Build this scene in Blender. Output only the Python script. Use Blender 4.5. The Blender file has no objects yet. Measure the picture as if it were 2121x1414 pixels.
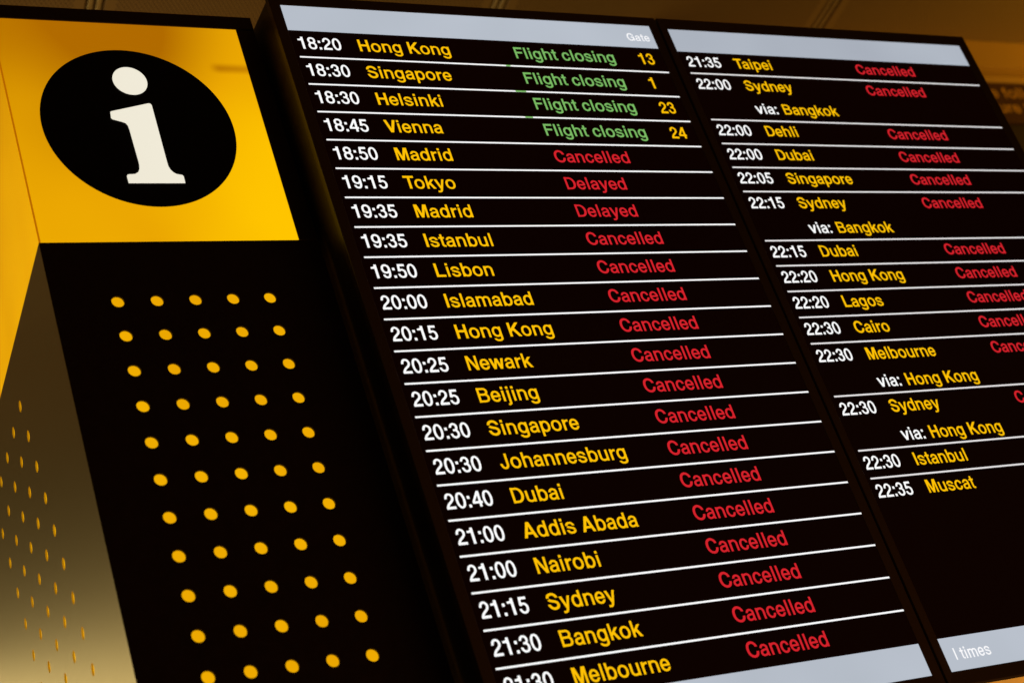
import bpy, bmesh, math, random
from mathutils import Matrix, Vector
from mathutils.geometry import tessellate_polygon

# ------------------------------------------------------------------ scene, camera, light
random.seed(4)
SC = bpy.context.scene
COL = SC.collection
S = 0.053            # metres per timetable row; every length below is in rows
Z0 = 3.38            # height of the first timetable row above the floor (m)

def P(x, y, z):
    return Vector((x * S, y * S, z * S + Z0))

SC.view_settings.view_transform = 'Standard'
SC.view_settings.look = 'None'
SC.view_settings.exposure = 0
SC.view_settings.gamma = 1

cam = bpy.data.cameras.new('camera')
camo = bpy.data.objects.new('camera', cam)
COL.objects.link(camo)
SC.camera = camo
cam.sensor_width = 36
cam.lens = 3811.47 / 2121 * 36
cam.clip_start = 0.05
cam.clip_end = 200
right = Vector((0.86659006, -0.40003899, -0.2983127))
up = -Vector((-0.0373523, 0.5441201, -0.83817547))
back = -Vector((0.49762081, 0.7374972, 0.4565867))
m = Matrix((right, up, back)).transposed().to_4x4()
m.translation = P(-21.20933, -36.76976, -33.61086)
camo.matrix_world = m
cam.dof.use_dof = True
cam.dof.focus_distance = 52.0 * S
cam.dof.aperture_fstop = 4.5

w = bpy.data.worlds.new('World')
SC.world = w
w.use_nodes = True
w.node_tree.nodes['Background'].inputs[0].default_value = (1.0, 0.50, 0.09, 1)
w.node_tree.nodes['Background'].inputs[1].default_value = 0.035

def area(name, loc, target, sx, sy, power, color, spread=180):
    l = bpy.data.lights.new(name, 'AREA')
    l.shape = 'RECTANGLE'
    l.size = sx * S
    l.size_y = sy * S
    l.energy = power
    l.color = color
    l.spread = math.radians(spread)
    o = bpy.data.objects.new(name, l)
    COL.objects.link(o)
    o.location = P(*loc)
    o.rotation_euler = (P(*target) - P(*loc)).to_track_quat('-Z', 'Z').to_euler()
    return o

# added area lights, no fixtures seen: one far behind the kiosk (mirrored in its brushed steel flank), one washing the
# far cornice and ceiling on the right, one weak fill from below for the bezels
area('flank_fill', (-17, 75, 2), (-8, 10, -14), 60, 17, 15.5, (1.0, 0.78, 0.34))
area('cornice_fill', (66, 2, 8), (64, 20, 20), 14, 6, 5.6, (1.0, 0.58, 0.06), 150)
area('ceiling_fill', (2, 30, -6), (2, 26, 20), 40, 8, 3.4, (1.0, 0.58, 0.18), 160)  # added fill aimed up at the ceiling from behind the boards
area('cladding_fill', (40, 10, -26), (38, 20, -17), 10, 3, 3.8, (1.0, 0.68, 0.30), 120)  # added fill that brightens the planks
area('bezel_fill', (16, -14, -52), (14, 0, -22), 20, 6, 9, (1.0, 0.50, 0.14), 140)  # unseen fill added to warm the lower bezels

# ------------------------------------------------------------------ materials
def new_mat(name):
    mt = bpy.data.materials.new(name)
    mt.use_nodes = True
    return mt, mt.node_tree, mt.node_tree.nodes['Principled BSDF']

def rgba(c):
    return (c[0], c[1], c[2], 1)

def plain(name, color, rough=0.5, metal=0.0, spec=0.5, noise=0.0, scale=40.0, bump=0.0, coat=0.0):
    mt, nt, b = new_mat(name)
    b.inputs['Base Color'].default_value = rgba(color)
    b.inputs['Roughness'].default_value = rough
    b.inputs['Metallic'].default_value = metal
    b.inputs['Specular IOR Level'].default_value = spec
    b.inputs['Coat Weight'].default_value = coat
    if noise or bump:
        tc = nt.nodes.new('ShaderNodeTexCoord')
        n = nt.nodes.new('ShaderNodeTexNoise')
        n.inputs['Scale'].default_value = scale
        n.inputs['Detail'].default_value = 6
        nt.links.new(tc.outputs['Object'], n.inputs['Vector'])
        if noise:
            mx = nt.nodes.new('ShaderNodeMix')
            mx.data_type = 'RGBA'
            mx.inputs[6].default_value = rgba([c * (1 - noise) for c in color])
            mx.inputs[7].default_value = rgba([min(1, c * (1 + noise)) for c in color])
            nt.links.new(n.outputs['Fac'], mx.inputs[0])
            nt.links.new(mx.outputs[2], b.inputs['Base Color'])
            mr = nt.nodes.new('ShaderNodeMapRange')
            mr.inputs[3].default_value = max(0.02, rough - 0.08)
            mr.inputs[4].default_value = min(1, rough + 0.08)
            nt.links.new(n.outputs['Fac'], mr.inputs[0])
            nt.links.new(mr.outputs[0], b.inputs['Roughness'])
        if bump:
            bp = nt.nodes.new('ShaderNodeBump')
            bp.inputs['Strength'].default_value = bump
            bp.inputs['Distance'].default_value = 0.001
            nt.links.new(n.outputs['Fac'], bp.inputs['Height'])
            nt.links.new(bp.outputs[0], b.inputs['Normal'])
    return mt

def glow(name, color, strength=1.0, noise=0.0, scale=3.0, color2=None):
    """something lit from behind: a screen segment or a lightbox face"""
    mt, nt, b = new_mat(name)
    b.inputs['Base Color'].default_value = (0.01, 0.01, 0.01, 1)
    b.inputs['Roughness'].default_value = 0.4
    b.inputs['Specular IOR Level'].default_value = 0.2
    b.inputs['Emission Color'].default_value = rgba(color)
    b.inputs['Emission Strength'].default_value = strength
    if noise:
        tc = nt.nodes.new('ShaderNodeTexCoord')
        n = nt.nodes.new('ShaderNodeTexNoise')
        n.inputs['Scale'].default_value = scale
        n.inputs['Detail'].default_value = 1.5
        nt.links.new(tc.outputs['Object'], n.inputs['Vector'])
        mx = nt.nodes.new('ShaderNodeMix')
        mx.data_type = 'RGBA'
        mx.inputs[6].default_value = rgba(color)
        mx.inputs[7].default_value = rgba(color2 if color2 else [c * (1 - noise) for c in color])
        nt.links.new(n.outputs['Fac'], mx.inputs[0])
        nt.links.new(mx.outputs[2], b.inputs['Emission Color'])
    return mt

def srgb(r, g, b):
    f = lambda v: ((v / 255 + 0.055) / 1.055) ** 2.4 if v > 10 else v / 255 / 12.92
    return (f(r), f(g), f(b))

M = {}
M['screen'] = plain('display_glass', (0.003, 0.001, 0.001), 0.22, 0, 0.25)
M['screen'].node_tree.nodes['Principled BSDF'].inputs['Emission Color'].default_value = (1, 0.08, 0.05, 1)
M['screen'].node_tree.nodes['Principled BSDF'].inputs['Emission Strength'].default_value = 0.0022   # backlight leak of the lit panel
M['bezel'] = plain('black_bezel_plastic', (0.034, 0.016, 0.010), 0.38, 0, 0.45, 0.2, 300, 0.05)
M['housing'] = plain('black_painted_steel', (0.012, 0.007, 0.005), 0.40, 0, 0.5, 0.25, 60, 0.04)
M['housing'].node_tree.nodes['Principled BSDF'].inputs['Specular Tint'].default_value = (1.0, 0.72, 0.5, 1)
M['rubber'] = plain('gasket_black', (0.006, 0.005, 0.005), 0.7)
M['band'] = glow('pale_blue_screen_band', srgb(192, 199, 211), 1.0, 0.10, 5.0, srgb(172, 180, 190))
M['band2'] = glow('pale_grey_screen_band', srgb(184, 192, 203), 1.0, 0.10, 4.0, srgb(160, 166, 178))
M['bandtext'] = glow('white_screen_caption', (0.95, 0.95, 0.97))
M['white'] = glow('white_screen_text', (1, 1, 1))
M['line2'] = glow('soft_white_screen_line', srgb(232, 229, 229))
M['amber'] = glow('amber_screen_text', srgb(255, 193, 4))
M['red'] = glow('red_screen_text', srgb(213, 33, 43))
M['green'] = glow('green_screen_text', srgb(112, 192, 84), 1.0, 0.12, 200, srgb(132, 180, 112))
M['disc'] = plain('black_vinyl_disc', (0.004, 0.003, 0.003), 0.5, 0, 0.1)
M['cream'] = glow('cream_lit_letter', srgb(245, 240, 224), 1.0, 0.08, 4, srgb(236, 229, 208))
M['black_plate'] = plain('black_powder_coat', (0.016, 0.006, 0.005), 0.5, 0, 0.2, 0.3, 80, 0.05)
M['holes'] = glow('amber_diffuser_glow', srgb(250, 186, 4), 1.0, 0.1, 9, srgb(226, 154, 0))
M['seam'] = glow('dim_orange_corner_joint', srgb(178, 98, 0))
M['goldtext'] = plain('gold_sign_lettering', (0.56, 0.28, 0.03), 0.5)
M['signboard'] = plain('brown_signboard_paint', (0.058, 0.021, 0.009), 0.5, 0, 0.2, 0.15, 5)
M['darkwall'] = plain('dark_brown_wall_paint', (0.020, 0.009, 0.004), 0.6, 0, 0.3, 0.2, 4)
M['gold'] = plain('ochre_cornice_paint', (0.50, 0.27, 0.045), 0.55, 0, 0.3, 0.1, 6)
M['plank'] = plain('honey_wood', (0.55, 0.30, 0.07), 0.45, 0, 0.4, 0.25, 12)
M['tilevoid'] = plain('dark_ceiling_void', (0.21, 0.12, 0.04), 0.8)
M['rail'] = plain('ceiling_rail_metal', (0.50, 0.37, 0.16), 0.4, 0.3, 0.5, 0.1, 30)

def mat_lightbox():
    """yellow acrylic lit from inside; uneven backlight and a bar shadow are painted into the emission"""
    mt, nt, b = new_mat('yellow_backlit_acrylic')
    L = nt.links.new
    b.inputs['Base Color'].default_value = (0.05, 0.03, 0.0, 1)
    b.inputs['Roughness'].default_value = 0.35
    tc = nt.nodes.new('ShaderNodeTexCoord')
    sp = nt.nodes.new('ShaderNodeSeparateXYZ')
    L(tc.outputs['Object'], sp.inputs[0])
    mz = nt.nodes.new('ShaderNodeMapRange')
    mz.interpolation_type = 'SMOOTHSTEP'
    mz.inputs[1].default_value = -5.2 * S + Z0
    mz.inputs[2].default_value = 1.1 * S + Z0
    mz.inputs[3].default_value = 0.0
    mz.inputs[4].default_value = 0.80
    L(sp.outputs['Z'], mz.inputs[0])
    mxx = nt.nodes.new('ShaderNodeMapRange')
    mxx.interpolation_type = 'SMOOTHSTEP'
    mxx.inputs[1].default_value = -1.2 * S
    mxx.inputs[2].default_value = -5.6 * S
    mxx.inputs[3].default_value = 0.0
    mxx.inputs[4].default_value = 0.46
    L(sp.outputs['X'], mxx.inputs[0])
    n = nt.nodes.new('ShaderNodeTexNoise')
    n.inputs['Scale'].default_value = 5.0
    n.inputs['Detail'].default_value = 1.0
    L(tc.outputs['Object'], n.inputs['Vector'])
    ad = nt.nodes.new('ShaderNodeMath'); ad.operation = 'ADD'
    def mm(op, a, bb=None, c=None):
        q = nt.nodes.new('ShaderNodeMath'); q.operation = op; q.use_clamp = False
        for i, v in enumerate((a, bb, c)):
            if v is None: continue
            if isinstance(v, (int, float)): q.inputs[i].default_value = v
            else: L(v, q.inputs[i])
        return q.outputs[0]
    def soft(v, lo, hi, wdt):
        a = nt.nodes.new('ShaderNodeMapRange'); a.interpolation_type = 'SMOOTHSTEP'
        a.inputs[1].default_value = lo - wdt; a.inputs[2].default_value = lo + wdt
        L(v, a.inputs[0])
        c = nt.nodes.new('ShaderNodeMapRange'); c.interpolation_type = 'SMOOTHSTEP'
        c.inputs[1].default_value = hi - wdt; c.inputs[2].default_value = hi + wdt
        c.inputs[3].default_value = 1; c.inputs[4].default_value = 0
        L(v, c.inputs[0])
        return mm('MULTIPLY', a.outputs[0], c.outputs[0])
    # painted dimming of the backlight, strongest at the middle of the top
    mid = soft(sp.outputs['X'], -6.6 * S, -2.0 * S, 1.9 * S)
    topdim = mm('MULTIPLY', mz.outputs[0], mm('MULTIPLY_ADD', mid, 0.5, 0.5))
    # shadow of an inner bar near the right edge, painted as weaker glow
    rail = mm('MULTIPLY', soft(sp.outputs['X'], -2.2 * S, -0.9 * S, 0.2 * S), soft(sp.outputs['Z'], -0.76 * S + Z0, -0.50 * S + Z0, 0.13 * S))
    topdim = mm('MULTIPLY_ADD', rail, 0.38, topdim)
    L(topdim, ad.inputs[0]); L(mxx.outputs[0], ad.inputs[1])
    nn = nt.nodes.new('ShaderNodeMath'); nn.operation = 'MULTIPLY_ADD'
    L(n.outputs['Fac'], nn.inputs[0]); nn.inputs[1].default_value = 0.45; nn.inputs[2].default_value = -0.225
    a2 = nt.nodes.new('ShaderNodeMath'); a2.operation = 'ADD'
    L(ad.outputs[0], a2.inputs[0]); L(nn.outputs[0], a2.inputs[1])
    cr = nt.nodes.new('ShaderNodeValToRGB')
    e = cr.color_ramp.elements
    e[0].position = 0.0; e[0].color = rgba(srgb(255, 196, 0))
    e[1].position = 1.0; e[1].color = rgba(srgb(176, 106, 0))
    k = e.new(0.45); k.color = rgba(srgb(234, 166, 2))
    L(a2.outputs[0], cr.inputs[0])
    L(cr.outputs[0], b.inputs['Emission Color'])
    b.inputs['Emission Strength'].default_value = 1.0
    return mt
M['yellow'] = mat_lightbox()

def mat_steel():
    mt, nt, b = new_mat('brushed_stainless_steel')
    L = nt.links.new
    b.inputs['Metallic'].default_value = 1.0
    b.inputs['Base Color'].default_value = (0.64, 0.57, 0.40, 1)
    b.inputs['Roughness'].default_value = 0.30
    tc = nt.nodes.new('ShaderNodeTexCoord')
    mp = nt.nodes.new('ShaderNodeMapping')
    mp.inputs['Scale'].default_value = (30, 30, 900)
    n = nt.nodes.new('ShaderNodeTexNoise')
    n.inputs['Scale'].default_value = 1.0
    n.inputs['Detail'].default_value = 5
    L(tc.outputs['Object'], mp.inputs[0]); L(mp.outputs[0], n.inputs['Vector'])
    mr = nt.nodes.new('ShaderNodeMapRange')
    mr.inputs[3].default_value = 0.33; mr.inputs[4].default_value = 0.42
    L(n.outputs['Fac'], mr.inputs[0]); L(mr.outputs[0], b.inputs['Roughness'])
    bp = nt.nodes.new('ShaderNodeBump')
    bp.inputs['Strength'].default_value = 0.05; bp.inputs['Distance'].default_value = 0.0004
    L(n.outputs['Fac'], bp.inputs['Height']); L(bp.outputs[0], b.inputs['Normal'])
    return mt
M['steel'] = mat_steel()

def mat_perforated():
    """metal ceiling tile with a staggered grid of small punched holes"""
    mt, nt, b = new_mat('perforated_ceiling_metal')
    L = nt.links.new
    b.inputs['Roughness'].default_value = 0.55
    tc = nt.nodes.new('ShaderNodeTexCoord')
    sp = nt.nodes.new('ShaderNodeSeparateXYZ')
    L(tc.outputs['Object'], sp.inputs[0])
    def math_(op, a, bb=None, c=None):
        n = nt.nodes.new('ShaderNodeMath'); n.operation = op
        for i, v in enumerate((a, bb, c)):
            if v is None: continue
            if isinstance(v, (int, float)): n.inputs[i].default_value = v
            else: L(v, n.inputs[i])
        return n.outputs[0]
    px, py = 0.205 * S, 0.34 * S
    def dist(ox, oy):
        fx = math_('SUBTRACT', math_('FRACT', math_('ADD', math_('DIVIDE', sp.outputs['X'], px), 100.5 + ox)), 0.5)
        fy = math_('SUBTRACT', math_('FRACT', math_('ADD', math_('DIVIDE', sp.outputs['Y'], py), 100.5 + oy)), 0.5)
        fx = math_('MULTIPLY', fx, px / S); fy = math_('MULTIPLY', fy, py / S)
        return math_('SQRT', math_('ADD', math_('MULTIPLY', fx, fx), math_('MULTIPLY', fy, fy)))
    d = math_('MINIMUM', dist(0, 0), dist(0.5, 0.5))
    hole = math_('LESS_THAN', d, 0.052)
    # plain margin along the two long edges of the tile (object X runs across the tile)
    inside = math_('LESS_THAN', math_('ABSOLUTE', sp.outputs['X']), 8.75 * S)
    f = math_('MULTIPLY', hole, inside)
    mx = nt.nodes.new('ShaderNodeMix'); mx.data_type = 'RGBA'
    mx.inputs[6].default_value = (0.32, 0.20, 0.06, 1)
    mx.inputs[7].default_value = (0.05, 0.018, 0.004, 1)
    L(f, mx.inputs[0]); L(mx.outputs[2], b.inputs['Base Color'])
    return mt
M['tile'] = mat_perforated()

# ------------------------------------------------------------------ mesh helpers
def mesh_obj(name, verts, faces, mat, parent=None, raw=False, smooth=False):
    me = bpy.data.meshes.new(name)
    me.from_pydata([v if raw else P(*v) for v in verts], [], faces)
    me.materials.append(mat)
    me.validate()
    me.update()
    if smooth:
        me.polygons.foreach_set('use_smooth', [True] * len(me.polygons))
    o = bpy.data.objects.new(name, me)
    COL.objects.link(o)
    if parent is not None:
        o.parent = parent
        o.matrix_parent_inverse = parent_inv[parent.name]
    return o

parent_inv = {}
def thing(name, label, cat, loc, group=None):
    o = bpy.data.objects.new(name, None)
    o.empty_display_size = 0.05
    COL.objects.link(o)
    o.location = P(*loc)
    parent_inv[o.name] = Matrix.Translation(-o.location)
    o['label'] = label
    o['category'] = cat
    if group: o['group'] = group
    return o

def as_parent(o):
    """lets a part (a mesh whose coordinates are already world ones) carry sub-parts"""
    parent_inv[o.name] = Matrix.Identity(4)
    return o

def bevel(o, width, seg=2):
    b = o.modifiers.new('edge', 'BEVEL')
    b.width = width * S
    b.segments = seg
    b.limit_method = 'ANGLE'
    b.angle_limit = math.radians(40)
    return o

def box_data(x0, x1, y0, y1, z0, z1):
    v = [(x0, y0, z0), (x1, y0, z0), (x1, y1, z0), (x0, y1, z0), (x0, y0, z1), (x1, y0, z1), (x1, y1, z1), (x0, y1, z1)]
    f = [(0, 3, 2, 1), (4, 5, 6, 7), (0, 1, 5, 4), (1, 2, 6, 5), (2, 3, 7, 6), (3, 0, 4, 7)]
    return v, f

def box(name, x0, x1, y0, y1, z0, z1, mat, parent=None, bev=0.0):
    v, f = box_data(x0, x1, y0, y1, z0, z1)
    o = mesh_obj(name, v, f, mat, parent)
    if bev: bevel(o, bev)
    return o

def frame(name, x0, x1, z0, z1, y0, y1, t, mat, parent, bev=0.0, lip=0.0):
    """rectangular ring: outer x0..x1 / z0..z1, border t=(left, right, bottom, top), the inner edge chamfered back by lip"""
    tl, tr, tb, tt = t
    O = [(x0, z0), (x1, z0), (x1, z1), (x0, z1)]
    I = [(x0 + tl, z0 + tb), (x1 - tr, z0 + tb), (x1 - tr, z1 - tt), (x0 + tl, z1 - tt)]
    v = [(x, y0, z) for x, z in O] + [(x, y0 + lip, z) for x, z in I] + [(x, y1, z) for x, z in O] + [(x, y1, z) for x, z in I]
    f = []
    for i in range(4):
        j = (i + 1) % 4
        f += [(i, j, 4 + j, 4 + i), (8 + j, 8 + i, 12 + i, 12 + j), (j, i, 8 + i, 8 + j), (4 + i, 4 + j, 12 + j, 12 + i)]
    o = mesh_obj(name, v, f, mat, parent)
    if bev: bevel(o, bev)
    return o

def flat(name, x0, x1, z0, z1, y, mat, parent):
    return mesh_obj(name, [(x0, y, z0), (x1, y, z0), (x1, y, z1), (x0, y, z1)], [(0, 1, 2, 3)], mat, parent)

# ------------------------------------------------------------------ lettering (a grotesque drawn here)
HX, HY = 58.0, 47.0      # half widths of the pen across and along
KAP = 0.60

def bez(p0, c1, c2, p1, n=9):
    r = []
    for i in range(1, n + 1):
        t = i / n; u = 1 - t
        r.append((u**3 * p0[0] + 3*u*u*t * c1[0] + 3*u*t*t * c2[0] + t**3 * p1[0],
                  u**3 * p0[1] + 3*u*u*t * c1[1] + 3*u*t*t * c2[1] + t**3 * p1[1]))
    return r

def path(s):
    tok = s.split(); i = 0; pts = []; op = None
    def num(k): return [float(q) for q in tok[i:i + k]]
    while i < len(tok):
        if tok[i] in 'MLCHV':
            op = tok[i]; i += 1
        if op == 'M': a = num(2); i += 2; pts.append(tuple(a))
        elif op == 'L':
            a = num(2); i += 2; p = pts[-1]
            n = 6
            for k in range(1, n + 1): pts.append((p[0] + (a[0] - p[0]) * k / n, p[1] + (a[1] - p[1]) * k / n))
        elif op == 'C': a = num(6); i += 6; pts += bez(pts[-1], a[0:2], a[2:4], a[4:6], 12)
        elif op == 'H':
            a = num(2); i += 2; p = pts[-1]
            pts += bez(p, (p[0] + KAP * (a[0] - p[0]), p[1]), (a[0], a[1] - KAP * (a[1] - p[1])), a)
        elif op == 'V':
            a = num(2); i += 2; p = pts[-1]
            pts += bez(p, (p[0], p[1] + KAP * (a[1] - p[1])), (a[0] - KAP * (a[0] - p[0]), a[1]), a)
    return pts

def clip_poly(poly, a, b, c):
    out = []
    for i in range(len(poly)):
        p, q = poly[i], poly[(i + 1) % len(poly)]
        dp, dq = a * p[0] + b * p[1] - c, a * q[0] + b * q[1] - c
        if dp >= 0: out.append(p)
        if (dp >= 0) != (dq >= 0):
            t = dp / (dp - dq)
            out.append((p[0] + t * (q[0] - p[0]), p[1] + t * (q[1] - p[1])))
    return out

def stroke(s, hx=HX, hy=HY, m0=1.0, m1=1.0, cs=None, ce=None):
    """s path; m0/m1 width factors at the two ends; cs/ce = (a, b, c) keep a*x+b*y>=c near start / end"""
    pts = path(s); n = len(pts); L = []; R = []
    for i, p in enumerate(pts):
        q0 = pts[max(0, i - 1)]; q1 = pts[min(n - 1, i + 1)]
        dx, dy = q1[0] - q0[0], q1[1] - q0[1]; l = math.hypot(dx, dy) or 1
        nx, ny = -dy / l, dx / l
        k = math.hypot(hx * nx, hy * ny)
        t = i / (n - 1)
        mlt = m0 + (1 - m0) * min(1, t / 0.3)
        if t > 0.7: mlt = 1 + (m1 - 1) * (t - 0.7) / 0.3
        ox, oy = hx * hx * nx / k * mlt, hy * hy * ny / k * mlt
        L.append((p[0] + ox, p[1] + oy)); R.append((p[0] - ox, p[1] - oy))
    polys = []
    for i in range(n - 1):
        q = [R[i], R[i + 1], L[i + 1], L[i]]
        if cs and i < n * 0.35: q = clip_poly(q, *cs)
        if ce and i > n * 0.65: q = clip_poly(q, *ce)
        if len(q) > 2: polys.append(q)
    return polys

def Q(*c):
    return [[(c[i], c[i + 1]) for i in range(0, len(c), 2)]]

def rect(x0, x1, y0, y1): return Q(x0, y0, x1, y0, x1, y1, x0, y1)

def ring(xl, xr, yb, yt, **k):
    xm, ym = (xl + xr) / 2, (yb + yt) / 2
    return stroke(f"M {xm} {yt} H {xr} {ym} V {xm} {yb} H {xl} {ym} V {xm} {yt}", **k)

def stem(x, y0, y1, h=HX): return rect(x - h, x + h, y0, y1)

G = {
 ' ': (278, []),
 ':': (278, rect(72, 206, 0, 130) + rect(72, 206, 392, 522)),
 'a': (556, stroke("M 104 300 V 270 492 H 432 372 L 432 110 C 432 55 442 25 462 -20", cs=(0, 1, 365), ce=(0, 1, 0)) +
            rect(470, 512, 0, 30) +
            stroke("M 436 312 C 380 285 300 292 210 268 C 130 248 92 215 92 152 V 218 40 C 330 40 432 105 432 215", hx=60, hy=47, m0=.75, m1=.7)),
 'b': (611, stem(127, 0, 718) + ring(127, 512, 38, 494)),
 'c': (556, stroke("M 462 300 V 290 494 H 94 266 V 290 38 H 462 232", cs=(0, 1, 338), ce=(0, -1, -204))),
 'd': (611, stem(484, 0, 718) + ring(99, 484, 38, 494)),
 'e': (556, stroke("M 464 225 L 464 270 V 280 494 H 88 266 V 285 38 H 464 230", cs=(0, 1, 224), ce=(0, -1, -170)) + rect(90, 466, 224, 312)),
 'f': (333, stroke("M 160 0 L 160 560 V 275 672 L 325 672") + rect(16, 318, 442, 532)),
 'g': (611, stroke("M 484 532 L 484 -50 V 292 -166 H 102 -10", ce=(0, -1, 62)) + ring(99, 484, 58, 494)),
 'h': (611, stem(127, 0, 718) + stroke("M 127 330 V 322 492 H 486 350 L 486 0", m0=.7)),
 'i': (278, stem(139, 0, 532) + rect(76, 202, 600, 718)),
 'j': (278, stroke("M 139 532 L 139 -80 V 50 -160 L 0 -160") + rect(76, 202, 600, 718)),
 'k': (556, stem(127, 0, 718) + Q(160, 150, 160, 300, 388, 532, 540, 532) + Q(215, 290, 320, 372, 560, 0, 406, 0)),
 'l': (278, stem(139, 0, 718)),
 'm': (889, stem(127, 0, 532) + stroke("M 127 340 V 300 492 H 445 370 L 445 0", m0=.7) + stroke("M 445 340 V 618 492 H 763 370 L 763 0", m0=.7)),
 'n': (611, stem(127, 0, 532) + stroke("M 127 330 V 322 492 H 486 350 L 486 0", m0=.7)),
 'o': (611, ring(97, 514, 38, 494)),
 'p': (611, stem(127, -207, 532) + ring(127, 512, 38, 494)),
 'r': (389, stem(127, 0, 532) + stroke("M 127 270 V 345 474 L 384 476", m0=.7, m1=1.22)),
 's': (556, stroke("M 452 300 V 272 494 H 96 385 C 96 320 160 298 275 272 C 400 244 460 222 460 146 V 275 38 H 84 240", cs=(0, 1, 362), ce=(0, -1, -170))),
 't': (333, stroke("M 163 676 L 163 140 C 163 70 190 50 240 46 L 312 50") + rect(12, 312, 442, 532)),
 'u': (611, stroke("M 125 532 L 125 180 V 290 40 H 484 200", m1=.7) + stem(484, 0, 532)),
 'v': (556, Q(8, 532, 144, 532, 347, 0, 209, 0) + Q(414, 532, 548, 532, 347, 0, 209, 0)),
 'w': (778, Q(6, 532, 138, 532, 282, 0, 154, 0) + Q(326, 532, 452, 532, 280, 0, 154, 0) + Q(326, 532, 452, 532, 624, 0, 498, 0) + Q(640, 532, 772, 532, 624, 0, 496, 0)),
 'y': (556, Q(8, 532, 148, 532, 335, 20, 216, 10) + stroke("M 493 565 L 298 20 C 250 -120 220 -158 140 -158 L 52 -152", cs=(0, -1, -532))),
 'A': (722, Q(20, 0, 168, 0, 436, 718, 286, 718) + Q(554, 0, 702, 0, 436, 718, 286, 718) + rect(165, 560, 158, 262)),
 'B': (722, stem(141, 0, 718) + stroke("M 141 665 L 410 665 H 575 530 V 410 385 L 141 385") + stroke("M 141 385 L 430 385 H 607 215 V 420 53 L 141 53")),
 'C': (722, stroke("M 616 410 V 378 672 H 108 359 V 378 44 H 620 320", hx=66, hy=55, cs=(0, 1, 470), ce=(0, -1, -266))),
 'D': (722, stem(141, 0, 718) + stroke("M 141 664 L 330 664 H 618 359 V 330 54 L 141 54", hx=66)),
 'F': (611, stem(141, 0, 718) + rect(141, 588, 608, 718) + rect(141, 540, 325, 430)),
 'G': (778, stroke("M 640 400 V 392 672 H 108 359 V 380 44 H 650 300", hx=66, hy=55, cs=(0, 1, 478)) + rect(405, 712, 292, 394) + rect(618, 712, 0, 300)),
 'H': (722, stem(137, 0, 718, 67) + stem(585, 0, 718, 67) + rect(137, 585, 318, 430)),
 'I': (278, stem(139, 0, 718, 67)),
 'J': (556, stroke("M 420 718 L 420 215 V 262 40 H 92 300", ce=(0, -1, -248))),
 'K': (722, stem(141, 0, 718, 67) + Q(190, 205, 190, 385, 520, 718, 696, 718) + Q(272, 360, 385, 462, 724, 0, 552, 0)),
 'L': (611, stem(141, 0, 718, 67) + rect(141, 586, 0, 112)),
 'M': (833, stem(134, 0, 718) + stem(699, 0, 718) + Q(110, 718, 262, 718, 484, 0, 352, 0) + Q(571, 718, 723, 718, 481, 0, 349, 0)),
 'N': (722, stem(134, 0, 718) + stem(588, 0, 718) + Q(71, 718, 214, 718, 651, 0, 508, 0)),
 'S': (667, stroke("M 560 440 V 335 674 H 112 520 C 112 430 190 398 335 366 C 490 332 556 290 556 205 V 335 42 H 98 320", hx=66, hy=55, cs=(0, 1, 505), ce=(0, -1, -240))),
 'T': (611, stem(306, 0, 718, 67) + rect(16, 596, 604, 718)),
 'V': (667, Q(19, 718, 170, 718, 410, 0, 258, 0) + Q(498, 718, 648, 718, 410, 0, 258, 0)),
 '0': (556, ring(96, 460, 40, 668)),
 '1': (556, stem(318, 0, 708, 66) + Q(70, 492, 262, 492, 262, 640, 248, 625, 205, 598, 140, 585, 70, 583) + Q(262, 600, 300, 600, 300, 708, 266, 708, 258, 660)),
 '2': (556, stroke("M 104 400 V 278 664 H 450 500 C 450 400 372 348 270 275 C 165 200 118 150 104 40", cs=(0, 1, 462), ce=(0, 1, 0)) + rect(40, 514, 0, 112)),
 '3': (556, stroke("M 104 440 V 272 664 H 432 522 V 300 376 L 220 376", cs=(0, 1, 500)) + stroke("M 220 376 L 300 376 H 456 208 V 270 40 H 92 270", ce=(0, -1, -218))),
 '4': (556, stem(402, 0, 708, 62) + rect(24, 528, 152, 256) + Q(24, 256, 150, 256, 400, 600, 400, 708, 340, 708)),
 '5': (556, rect(125, 492, 598, 708) + Q(80, 335, 206, 355, 240, 708, 125, 708) + stroke("M 140 345 C 180 400 225 415 280 415 H 458 232 V 268 40 H 90 260", ce=(0, -1, -205))),
 '8': (556, ring(116, 440, 374, 664, hy=48) + ring(98, 458, 38, 374)),
 '9': (556, ring(96, 456, 282, 664) + stroke("M 456 480 L 456 350 C 456 130 400 40 272 40 H 108 240", ce=(0, -1, -180))),
}
KERN = {'Ta': -78, 'To': -78, 'Vi': -25, 'Na': -5, 'ke': -10}

def text_width(t):
    a = 0
    for i, ch in enumerate(t):
        a += G[ch][0] + (KERN.get(t[i:i + 2], 0))
    return a

def lettering(name, t, x, base, y, mat, parent, sx=0.571e-3, sz=0.62e-3):
    """flat print in the plane y; every overlapping piece of a glyph sits a hair behind the one before"""
    verts = []; faces = []; a = 0; k = 0
    for i, ch in enumerate(t):
        adv, polys = G[ch]
        for poly in polys:
            o = len(verts)
            yy = y + (k % 7) * 0.0004
            k += 1
            for (px, pz) in poly:
                verts.append((x + (a + px) * sx, yy, base + pz * sz))
            faces.append(tuple(range(o, o + len(poly))))
        a += adv + KERN.get(t[i:i + 2], 0)
    return mesh_obj(name, verts, faces, mat, parent)

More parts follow.
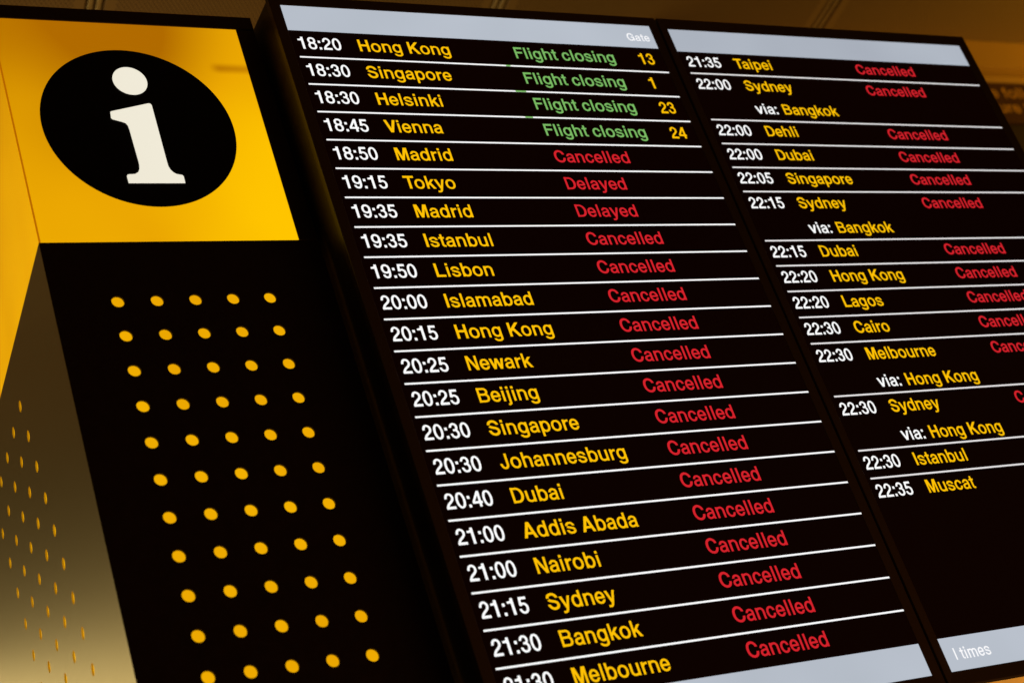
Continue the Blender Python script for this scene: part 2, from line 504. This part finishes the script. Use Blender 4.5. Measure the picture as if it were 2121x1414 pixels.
# ------------------------------------------------------------------ ceiling and far wall (setting)
CZ = 20.0
ang = math.atan2(0.1104, 0.99389)      # the tiles run slightly askew to the boards
ceiling = bpy.data.objects.new('ceiling', None)
COL.objects.link(ceiling)
ceiling['kind'] = 'structure'
ceiling.location = P(0.85, 0, CZ)
ceiling.rotation_euler = (0, 0, -ang)
parent_inv[ceiling.name] = Matrix.Identity(4)
CW = 19.35
def ceil_piece(name, x0, x1, y0, y1, z0, z1, mat, cx):
    v, f = box_data(x0 * S, x1 * S, y0 * S, y1 * S, z0 * S, z1 * S)
    me = bpy.data.meshes.new(name); me.from_pydata(v, [], f); me.materials.append(mat); me.update()
    o = bpy.data.objects.new(name, me); COL.objects.link(o)
    o.parent = ceiling; o.location = (cx * S, 0, 0)
    bevel(o, 0.04, 1)
    return me, o
tile_me = rail_me = None
for i in range(-2, 5):
    cx = (i + 0.5) * CW
    for j in range(3):
        if tile_me is None:
            tile_me, o = ceil_piece('ceiling_panel', -CW / 2 + 0.42, CW / 2 - 0.42, -12, 12, 0, 0.3, M['tile'], cx)
        else:
            o = bpy.data.objects.new('ceiling_panel', tile_me); COL.objects.link(o)
            o.parent = ceiling; bevel(o, 0.04, 1)
        o.location = (cx * S, (8 + (j - 1) * 24.12) * S, 0)
    if rail_me is None:
        rail_me, o = ceil_piece('ceiling_rail', -0.30, -0.07, -28, 44, 0.02, 0.25, M['rail'], i * CW)
    else:
        o = bpy.data.objects.new('ceiling_rail', rail_me); COL.objects.link(o); o.parent = ceiling; bevel(o, 0.04, 1)
    o.location = (i * CW * S, 0, 0)
    o2 = bpy.data.objects.new('ceiling_rail', rail_me); COL.objects.link(o2); o2.parent = ceiling; bevel(o2, 0.04, 1)
    o2.location = ((i * CW + 0.37) * S, 0, 0)
_, void = ceil_piece('ceiling_void', -50, 110, -40, 60, 0.35, 0.45, M['tilevoid'], 0)

FY = 20.0
cor = thing('cornice', 'ochre moulded cornice above the brown notice board beyond the right-hand screen', 'cornice', (60, FY, 17))
def profile(name, pts, x0, x1, mat, parent):
    n = len(pts)
    v = [(x0, y, z) for y, z in pts] + [(x1, y, z) for y, z in pts]
    f = [(i, (i + 1) % n, n + (i + 1) % n, n + i) for i in range(n)] + [tuple(range(n))[::-1], tuple(range(n, 2 * n))]
    return mesh_obj(name, v, f, mat, parent)
profile('upper_moulding', [(FY + 2, 19.98), (FY - .1, 19.98), (FY - .1, 18.10), (FY + .15, 18.02), (FY + 2, 18.02)], 31, 110, M['gold'], cor)
profile('middle_moulding', [(FY + 2, 18.0), (FY + .32, 18.0), (FY + .02, 17.93), (FY + .02, 17.80), (FY + .25, 17.74), (FY + 2, 17.74)], 31, 110, M['gold'], cor)
profile('lower_moulding', [(FY + 2, 17.72), (FY + .3, 17.72), (FY - .05, 17.6), (FY - .12, 17.4), (FY - .12, 17.2), (FY, 17.11), (FY + 2, 17.11)], 31, 110, M['gold'], cor)

board = thing('notice_board', 'dark brown notice board with faint gold lettering beyond the right-hand screen', 'sign', (60, FY + 0.2, 10))
box('board_panel', 31, 110, FY + .1, FY + 1.5, 14.3, 17.09, M['signboard'], board, 0.03)
lettering('lettering', 'e follo', 52.66, 16.03, FY + .08, M['goldtext'], board, 1.12e-3, 1.02e-3)
lettering('lettering', 'ure to', 52.66, 14.98, FY + .08, M['goldtext'], board, 1.10e-3, 1.02e-3)

wall = box('wall', 31, 110, FY + .3, FY + 3, -14.6, 14.28, M['darkwall'])
wall['kind'] = 'structure'
clad = thing('wood_cladding', 'honey-coloured plank cladding glimpsed under the lower edge of the right-hand screen', 'cladding', (40, FY, -18))
plk = None
for i in range(10):
    z = -15.0 - i * 0.62
    v, f = box_data(30, 60, FY - .1 + 0.05 * (i % 2), FY + 1, z - 0.58, z)
    if plk is None:
        o = mesh_obj('plank', v, f, M['plank'], clad); bevel(o, 0.05, 2); plk = (o, z)
    else:
        o = bpy.data.objects.new('plank', plk[0].data); COL.objects.link(o)
        o.parent = clad; o.matrix_parent_inverse = parent_inv[clad.name]
        o.location = (0, 0.05 * (i % 2) * S, (z - plk[1]) * S); bevel(o, 0.05, 2)

# ------------------------------------------------------------------ information kiosk
XL, XR, YF = -8.30, -0.60, 1.054
U = Vector((0.0743621, 0.9972313, 0))          # direction of the flank, front to back
DEP = 22.0
KB = -34.0
def flank(u, z, out=0.0):
    """point on the left flank: u rows back from the corner, 'out' proud of it"""
    return (XL + U.x * u - U.y * out, YF + U.y * u + U.x * out, z)
kiosk = thing('information_kiosk', 'black and steel kiosk topped by a lit yellow information sign left of the flight screens', 'information kiosk', (-4.5, 8, KB))
bx, by = XL + U.x * DEP, YF + U.y * DEP
def prism(name, ring_xy, z0, z1, mat, parent, bev=0.0):
    n = len(ring_xy)
    v = [(x, y, z0) for x, y in ring_xy] + [(x, y, z1) for x, y in ring_xy]
    f = [(i, (i + 1) % n, n + (i + 1) % n, n + i) for i in range(n)] + [tuple(range(n))[::-1], tuple(range(n, 2 * n))]
    o = mesh_obj(name, v, f, mat, parent)
    if bev: bevel(o, bev)
    return o
i_ = 0.35   # the core sits behind its skins
prism('cabinet_core', [(XL + i_, YF + i_), (XR - .02, YF + i_), (XR - .02, by - .1), (bx + i_, by - .1)], KB + .1, 0.85, M['black_plate'], kiosk)
cap = prism('top_cap', [(XL - .03, YF - .03), (XR, YF - .03), (XR, by), (bx - .03, by)], 0.872, 1.355, M['housing'], kiosk, 0.035)
# yellow front and flank, black upright on the right
def acrylic(name, quad, back, parent):
    v = quad + back
    f = [(0, 1, 2, 3), (4, 7, 6, 5), (0, 4, 5, 1), (1, 5, 6, 2), (2, 6, 7, 3), (3, 7, 4, 0)]
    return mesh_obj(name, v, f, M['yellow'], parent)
TOPZ, BOTZ = 0.868, -6.635
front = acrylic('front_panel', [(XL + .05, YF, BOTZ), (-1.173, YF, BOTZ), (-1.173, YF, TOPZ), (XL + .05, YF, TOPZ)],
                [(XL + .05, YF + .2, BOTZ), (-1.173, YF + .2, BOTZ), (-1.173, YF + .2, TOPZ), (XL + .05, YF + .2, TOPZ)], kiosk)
as_parent(front)
a, b_, c, d = flank(.05, BOTZ), flank(DEP, BOTZ + .55), flank(DEP, TOPZ), flank(.05, TOPZ)
ai, bi, ci, di = flank(.05, BOTZ, -.2), flank(DEP, BOTZ + .55, -.2), flank(DEP, TOPZ, -.2), flank(.05, TOPZ, -.2)
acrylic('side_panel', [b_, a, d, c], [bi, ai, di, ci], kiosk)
prism('corner_joint', [(XL - .0, YF + .012), (XL + .05, YF + .012), (XL + .05, YF + .1), (XL + .012, YF + .05)], BOTZ, TOPZ, M['seam'], kiosk)
box('upright', -1.170, XR, YF - .012, YF + i_ - .01, -6.66, 0.870, M['housing'], kiosk, 0.03)

def disc(name, cx, cz, r, y, mat, parent, n=96, th=0.02):
    v = [(cx + r * math.cos(2 * math.pi * i / n), y, cz + r * math.sin(2 * math.pi * i / n)) for i in range(n)]
    v += [(x, y + th, z) for x, _, z in v]
    f = [tuple(range(n))] + [((i + 1) % n, i, n + i, n + (i + 1) % n) for i in range(n)]
    return mesh_obj(name, v, f, mat, parent)
dsk = disc('black_disc', -4.835, -2.826, 2.705, YF - .022, M['disc'], front)
disc('letter_dot', -4.795, -1.235, 0.488, YF - .038, M['cream'], front, 64, .014)
I = [(-4.44, -2.02), (-4.385, -2.03), (-4.355, -2.085), (-4.352, -4.07), (-4.345, -4.20), (-4.31, -4.31), (-4.25, -4.40), (-4.17, -4.455), (-4.08, -4.475), (-4.02, -4.485), (-3.99, -4.53),
     (-3.995, -4.755), (-5.567, -4.766), (-5.569, -4.53), (-5.54, -4.485), (-5.47, -4.475), (-5.33, -4.465), (-5.23, -4.40), (-5.175, -4.30), (-5.15, -4.17), (-5.145, -4.05), (-5.168, -2.95),
     (-5.18, -2.82), (-5.22, -2.735), (-5.30, -2.69), (-5.568, -2.605), (-5.60, -2.56), (-5.58, -2.36), (-5.555, -2.335)]
tri = tessellate_polygon([[Vector((x, z, 0)) for x, z in I]])
nI = len(I)
v = [(x, YF - .038, z) for x, z in I] + [(x, YF - .024, z) for x, z in I]
f = [tuple(t) for t in tri] + [((i + 1) % nI, i, nI + i, nI + (i + 1) % nI) for i in range(nI)]
mesh_obj('letter_stem', v, f, M['cream'], front)

def perforated(name, to3, u_of, du, zs, dz, r, ul, ur_, ztop, zbot, depth, mat, parent, ncol, ru=None):
    """sheet with real round holes; to3(u, z, out) -> point; u_of(k) = u of the first hole in row k"""
    verts = []; faces = []
    ru = ru or r
    def vtx(u, z, o=0.0):
        verts.append(to3(u, z, o)); return len(verts) - 1
    N = 24
    def quad(u0, u1, z0, z1):
        if u1 - u0 < 1e-6 or z1 - z0 < 1e-6: return
        faces.append((vtx(u0, z0), vtx(u1, z0), vtx(u1, z1), vtx(u0, z1)))
    rows = []
    k = 0
    while zs - k * dz - dz / 2 > zbot:
        rows.append(k); k += 1
    quad(ul, ur_, zs + dz / 2, ztop)
    for k in rows:
        zc = zs - k * dz; u0 = u_of(k) - du / 2
        quad(ul, u0, zc - dz / 2, zc + dz / 2)
        for j in range(ncol):
            uc = u_of(k) + j * du
            outer = []; inner = []; rim = []
            for q in range(N):
                t = 2 * math.pi * (q + 0.5) / N
                cx, sx = math.cos(t), math.sin(t)
                mlt = 1 / max(abs(cx), abs(sx))
                outer.append(vtx(uc + cx * mlt * du / 2, zc + sx * mlt * dz / 2))
                inner.append(vtx(uc + cx * ru, zc + sx * r))
                rim.append(vtx(uc + cx * ru, zc + sx * r, -depth))
            for q in range(N):
                p = (q + 1) % N
                faces.append((outer[q], outer[p], inner[p], inner[q]))
                faces.append((inner[q], inner[p], rim[p], rim[q]))
            # corners cut off by the polygonal outline
            for q, (cu, cz_) in ((2, (1, 1)), (8, (-1, 1)), (14, (-1, -1)), (20, (1, -1))):
                cc = vtx(uc + cu * du / 2, zc + cz_ * dz / 2)
                faces.append((outer[q], cc, outer[(q + 1) % N]))
        quad(u_of(k) + (ncol - .5) * du, ur_, zc - dz / 2, zc + dz / 2)
    quad(ul, ur_, zbot, zs - rows[-1] * dz - dz / 2)
    me_o = mesh_obj(name, verts, faces, mat, parent)
    return me_o
PT = -6.66
perforated('front_plate', lambda u, z, o: (u, YF - .01 - o, z), lambda k: -6.627 - 0.001 * k, 1.0345, -8.508, 1.031, 0.168,
           XL - .012, XR, PT, KB, 0.06, M['black_plate'], kiosk, 5)
box('front_diffuser', XL + .3, XR - .3, YF + .09, YF + .2, KB + .2, PT - .2, M['holes'], kiosk)
perforated('side_plate', lambda u, z, o: flank(u, z, .01 + o), lambda k: 5.66 - 0.241 * k, 1.43, -8.10, 1.083, 0.165,
           -0.008, DEP, -6.70, KB, 0.05, M['steel'], kiosk, 5, ru=0.165)
vv = [flank(0, -6.70, .01), flank(DEP, -6.70, .01), flank(DEP, BOTZ + .52, .01), flank(0, BOTZ - .03, .01)]
mesh_obj('side_trim', vv, [(0, 1, 2, 3)], M['steel'], kiosk)
fd = [flank(.3, KB + .2, -.07), flank(DEP - .3, KB + .2, -.07), flank(DEP - .3, PT - .2, -.07), flank(.3, PT - .2, -.07)]
prism('corner_post', [(XL + .0, YF + .0), (XL + .25, YF + .0), (XL + .25, YF + .25), (XL + .018, YF + .25)], KB, PT, M['black_plate'], kiosk)
mesh_obj('side_diffuser', fd, [(0, 1, 2, 3)], M['holes'], kiosk)

# ------------------------------------------------------------------ flight displays
def display(label, ox, xl, xr, sl, sr, top, bot):
    """xl..xr outer, sl..sr lit area, top / bot of the lit area"""
    t = thing('flight_display', label, 'flight display', ((xl + xr) / 2, 1.0, bot - .45), 'flight screens side by side')
    ot, ob = 1.285, bot - 0.42
    bevel(profile('housing', [(.10, ot - .03), (.10, ob + .12), (.35, ob + .16), (3.2, ob + 1.05), (3.2, ot - .03)], xl + .03, xr - .03, M['housing'], t), 0.06)
    frame('bezel', xl, xr, ob, ot, -0.05, 0.16, (sl - xl, xr - sr, bot - ob, ot - top), M['bezel'], t, 0.02, 0.035)
    flat('screen', sl - .02, sr + .02, bot - .02, top + .02, 0.004, M['screen'], t)
    return t
EY = -0.008     # plane of the lit segments

d1 = display('left flight screen with four green Flight closing rows at its top and gate numbers', 0, -0.455, 13.095, -0.107, 12.79, 0.950, -21.935)
d2 = display('right flight screen from 21:35 Taipei to 22:35 Muscat, black and empty below', 13.6, 13.18, 26.63, 13.495, 26.26, 0.866, -21.93)

def band(name, x0, x1, z0, z1, parent, mat='band'):
    o = flat(name, x0, x1, z0, z1, EY + .006, M[mat], parent)
    return as_parent(o)
h1 = band('header_band', -0.107, 12.785, 0.0, 0.950, d1)
lettering('caption', 'Gate', 11.72, 0.285, EY, M['bandtext'], h1, 0.400e-3, 0.43e-3)
f1 = band('footer_band', -0.107, 12.785, -21.935, -21.0, d1)
h2 = band('header_band', 13.495, 26.26, -0.072, 0.866, d2, 'band2')
f2 = band('footer_band', 13.495, 26.26, -21.93, -20.955, d2)
lettering('caption', 'l times', 13.82, -21.62, EY, M['bandtext'], f2, 0.425e-3, 0.48e-3)

def sep(parent, x0, x1, z, mat, green=None):
    o = as_parent(flat('separator_line', x0, x1, z - .0265, z + .0265, EY + .002, mat, parent))
    if green:
        flat('green_mark', green[0], green[1], z - .0265, z + .0265, EY, M['green'], o)

ROWS = [('18:20', 'Hong Kong', 'F', '13'), ('18:30', 'Singapore', 'F', '1'), ('18:30', 'Helsinki', 'F', '23'), ('18:45', 'Vienna', 'F', '24'),
        ('18:50', 'Madrid', 'C', ''), ('19:15', 'Tokyo', 'D', ''), ('19:35', 'Madrid', 'D', ''), ('19:35', 'Istanbul', 'C', ''),
        ('19:50', 'Lisbon', 'C', ''), ('20:00', 'Islamabad', 'C', ''), ('20:15', 'Hong Kong', 'C', ''), ('20:25', 'Newark', 'C', ''),
        ('20:25', 'Beijing', 'C', ''), ('20:30', 'Singapore', 'C', ''), ('20:30', 'Johannesburg', 'C', ''), ('20:40', 'Dubai', 'C', ''),
        ('21:00', 'Addis Abada', 'C', ''), ('21:00', 'Nairobi', 'C', ''), ('21:15', 'Sydney', 'C', ''), ('21:30', 'Bangkok', 'C', ''),
        ('21:30', 'Melbourne', 'C', '')]
WORD = {'F': ('Flight closing', 'green'), 'C': ('Cancelled', 'red'), 'D': ('Delayed', 'red')}
GREEN = {0: (6.778, 6.935), 1: (6.767, 7.139), 2: (6.758, 7.024)}
for k, (tm, city, st, gate) in enumerate(ROWS):
    base = -k - 0.690
    lettering('departure_time', tm, 0.055, base, EY, M['white'], d1, 0.556e-3, 0.632e-3)
    lettering('destination', city, 1.955, base, EY, M['amber'], d1)
    wd, col = WORD[st]
    lettering('flight_status', wd, 7.220, base, EY, M[col], d1)
    if gate:
        gw = text_width(gate) * 0.556e-3
        gx = 12.43 - gw if len(gate) == 2 else 12.12 - gw / 2 - .16
        lettering('gate_number', gate, gx, base, EY, M['amber'], d1, 0.556e-3, 0.632e-3)
    if k < 20:
        sep(d1, 0.0, 12.788, -k - 1.0, M['white'], GREEN.get(k))

R2 = [('21:35', 'Taipei', '', -0.072, -0.982), ('22:00', 'Sydney', 'Bangkok', -0.982, -2.892), ('22:00', 'Dehli', '', -2.892, -3.856),
      ('22:00', 'Dubai', '', -3.856, -4.80), ('22:05', 'Singapore', '', -4.80, -5.745), ('22:15', 'Sydney', 'Bangkok', -5.745, -7.627),
      ('22:15', 'Dubai', '', -7.627, -8.565), ('22:20', 'Hong Kong', '', -8.565, -9.506), ('22:20', 'Lagos', '', -9.506, -10.447),
      ('22:30', 'Cairo', '', -10.447, -11.382), ('22:30', 'Melbourne', 'Hong Kong', -11.382, -13.217), ('22:30', 'Sydney', 'Hong Kong', -13.217, -15.047),
      ('22:30', 'Istanbul', '', -15.047, -15.962), ('22:35', 'Muscat', '', -15.962, None)]
SX2, SZ2 = 0.552e-3, 0.590e-3
for tm, city, via, zt, zb in R2:
    h = 0.925
    base = zt - 0.70 * h + 0.02 - (0.02 if via else 0)
    tx, cx_ = 13.695 + 0.0035 * zt, 15.605 + 0.0055 * zt
    SX2 = 0.552e-3 + 0.0005e-3 * zt
    lettering('departure_time', tm, tx, base, EY, M['white'], d2, 0.543e-3, 0.605e-3)
    lettering('destination', city, cx_, base, EY, M['amber'], d2, SX2, SZ2)
    lettering('flight_status', 'Cancelled', 20.76 - max(0, -zt - 6.3) * 0.022, base, EY, M['red'], d2, 0.565e-3, SZ2)
    if via:
        lettering('via_caption', 'via:', 15.63 + 0.011 * zt, base - h - .04, EY, M['white'], d2, SX2, SZ2)
        lettering('via_city', via, 16.725 + 0.011 * zt, base - h - .04, EY, M['amber'], d2, SX2, SZ2)
    if zb is not None:
        sep(d2, 13.645, 26.235, zb, M['line2'])
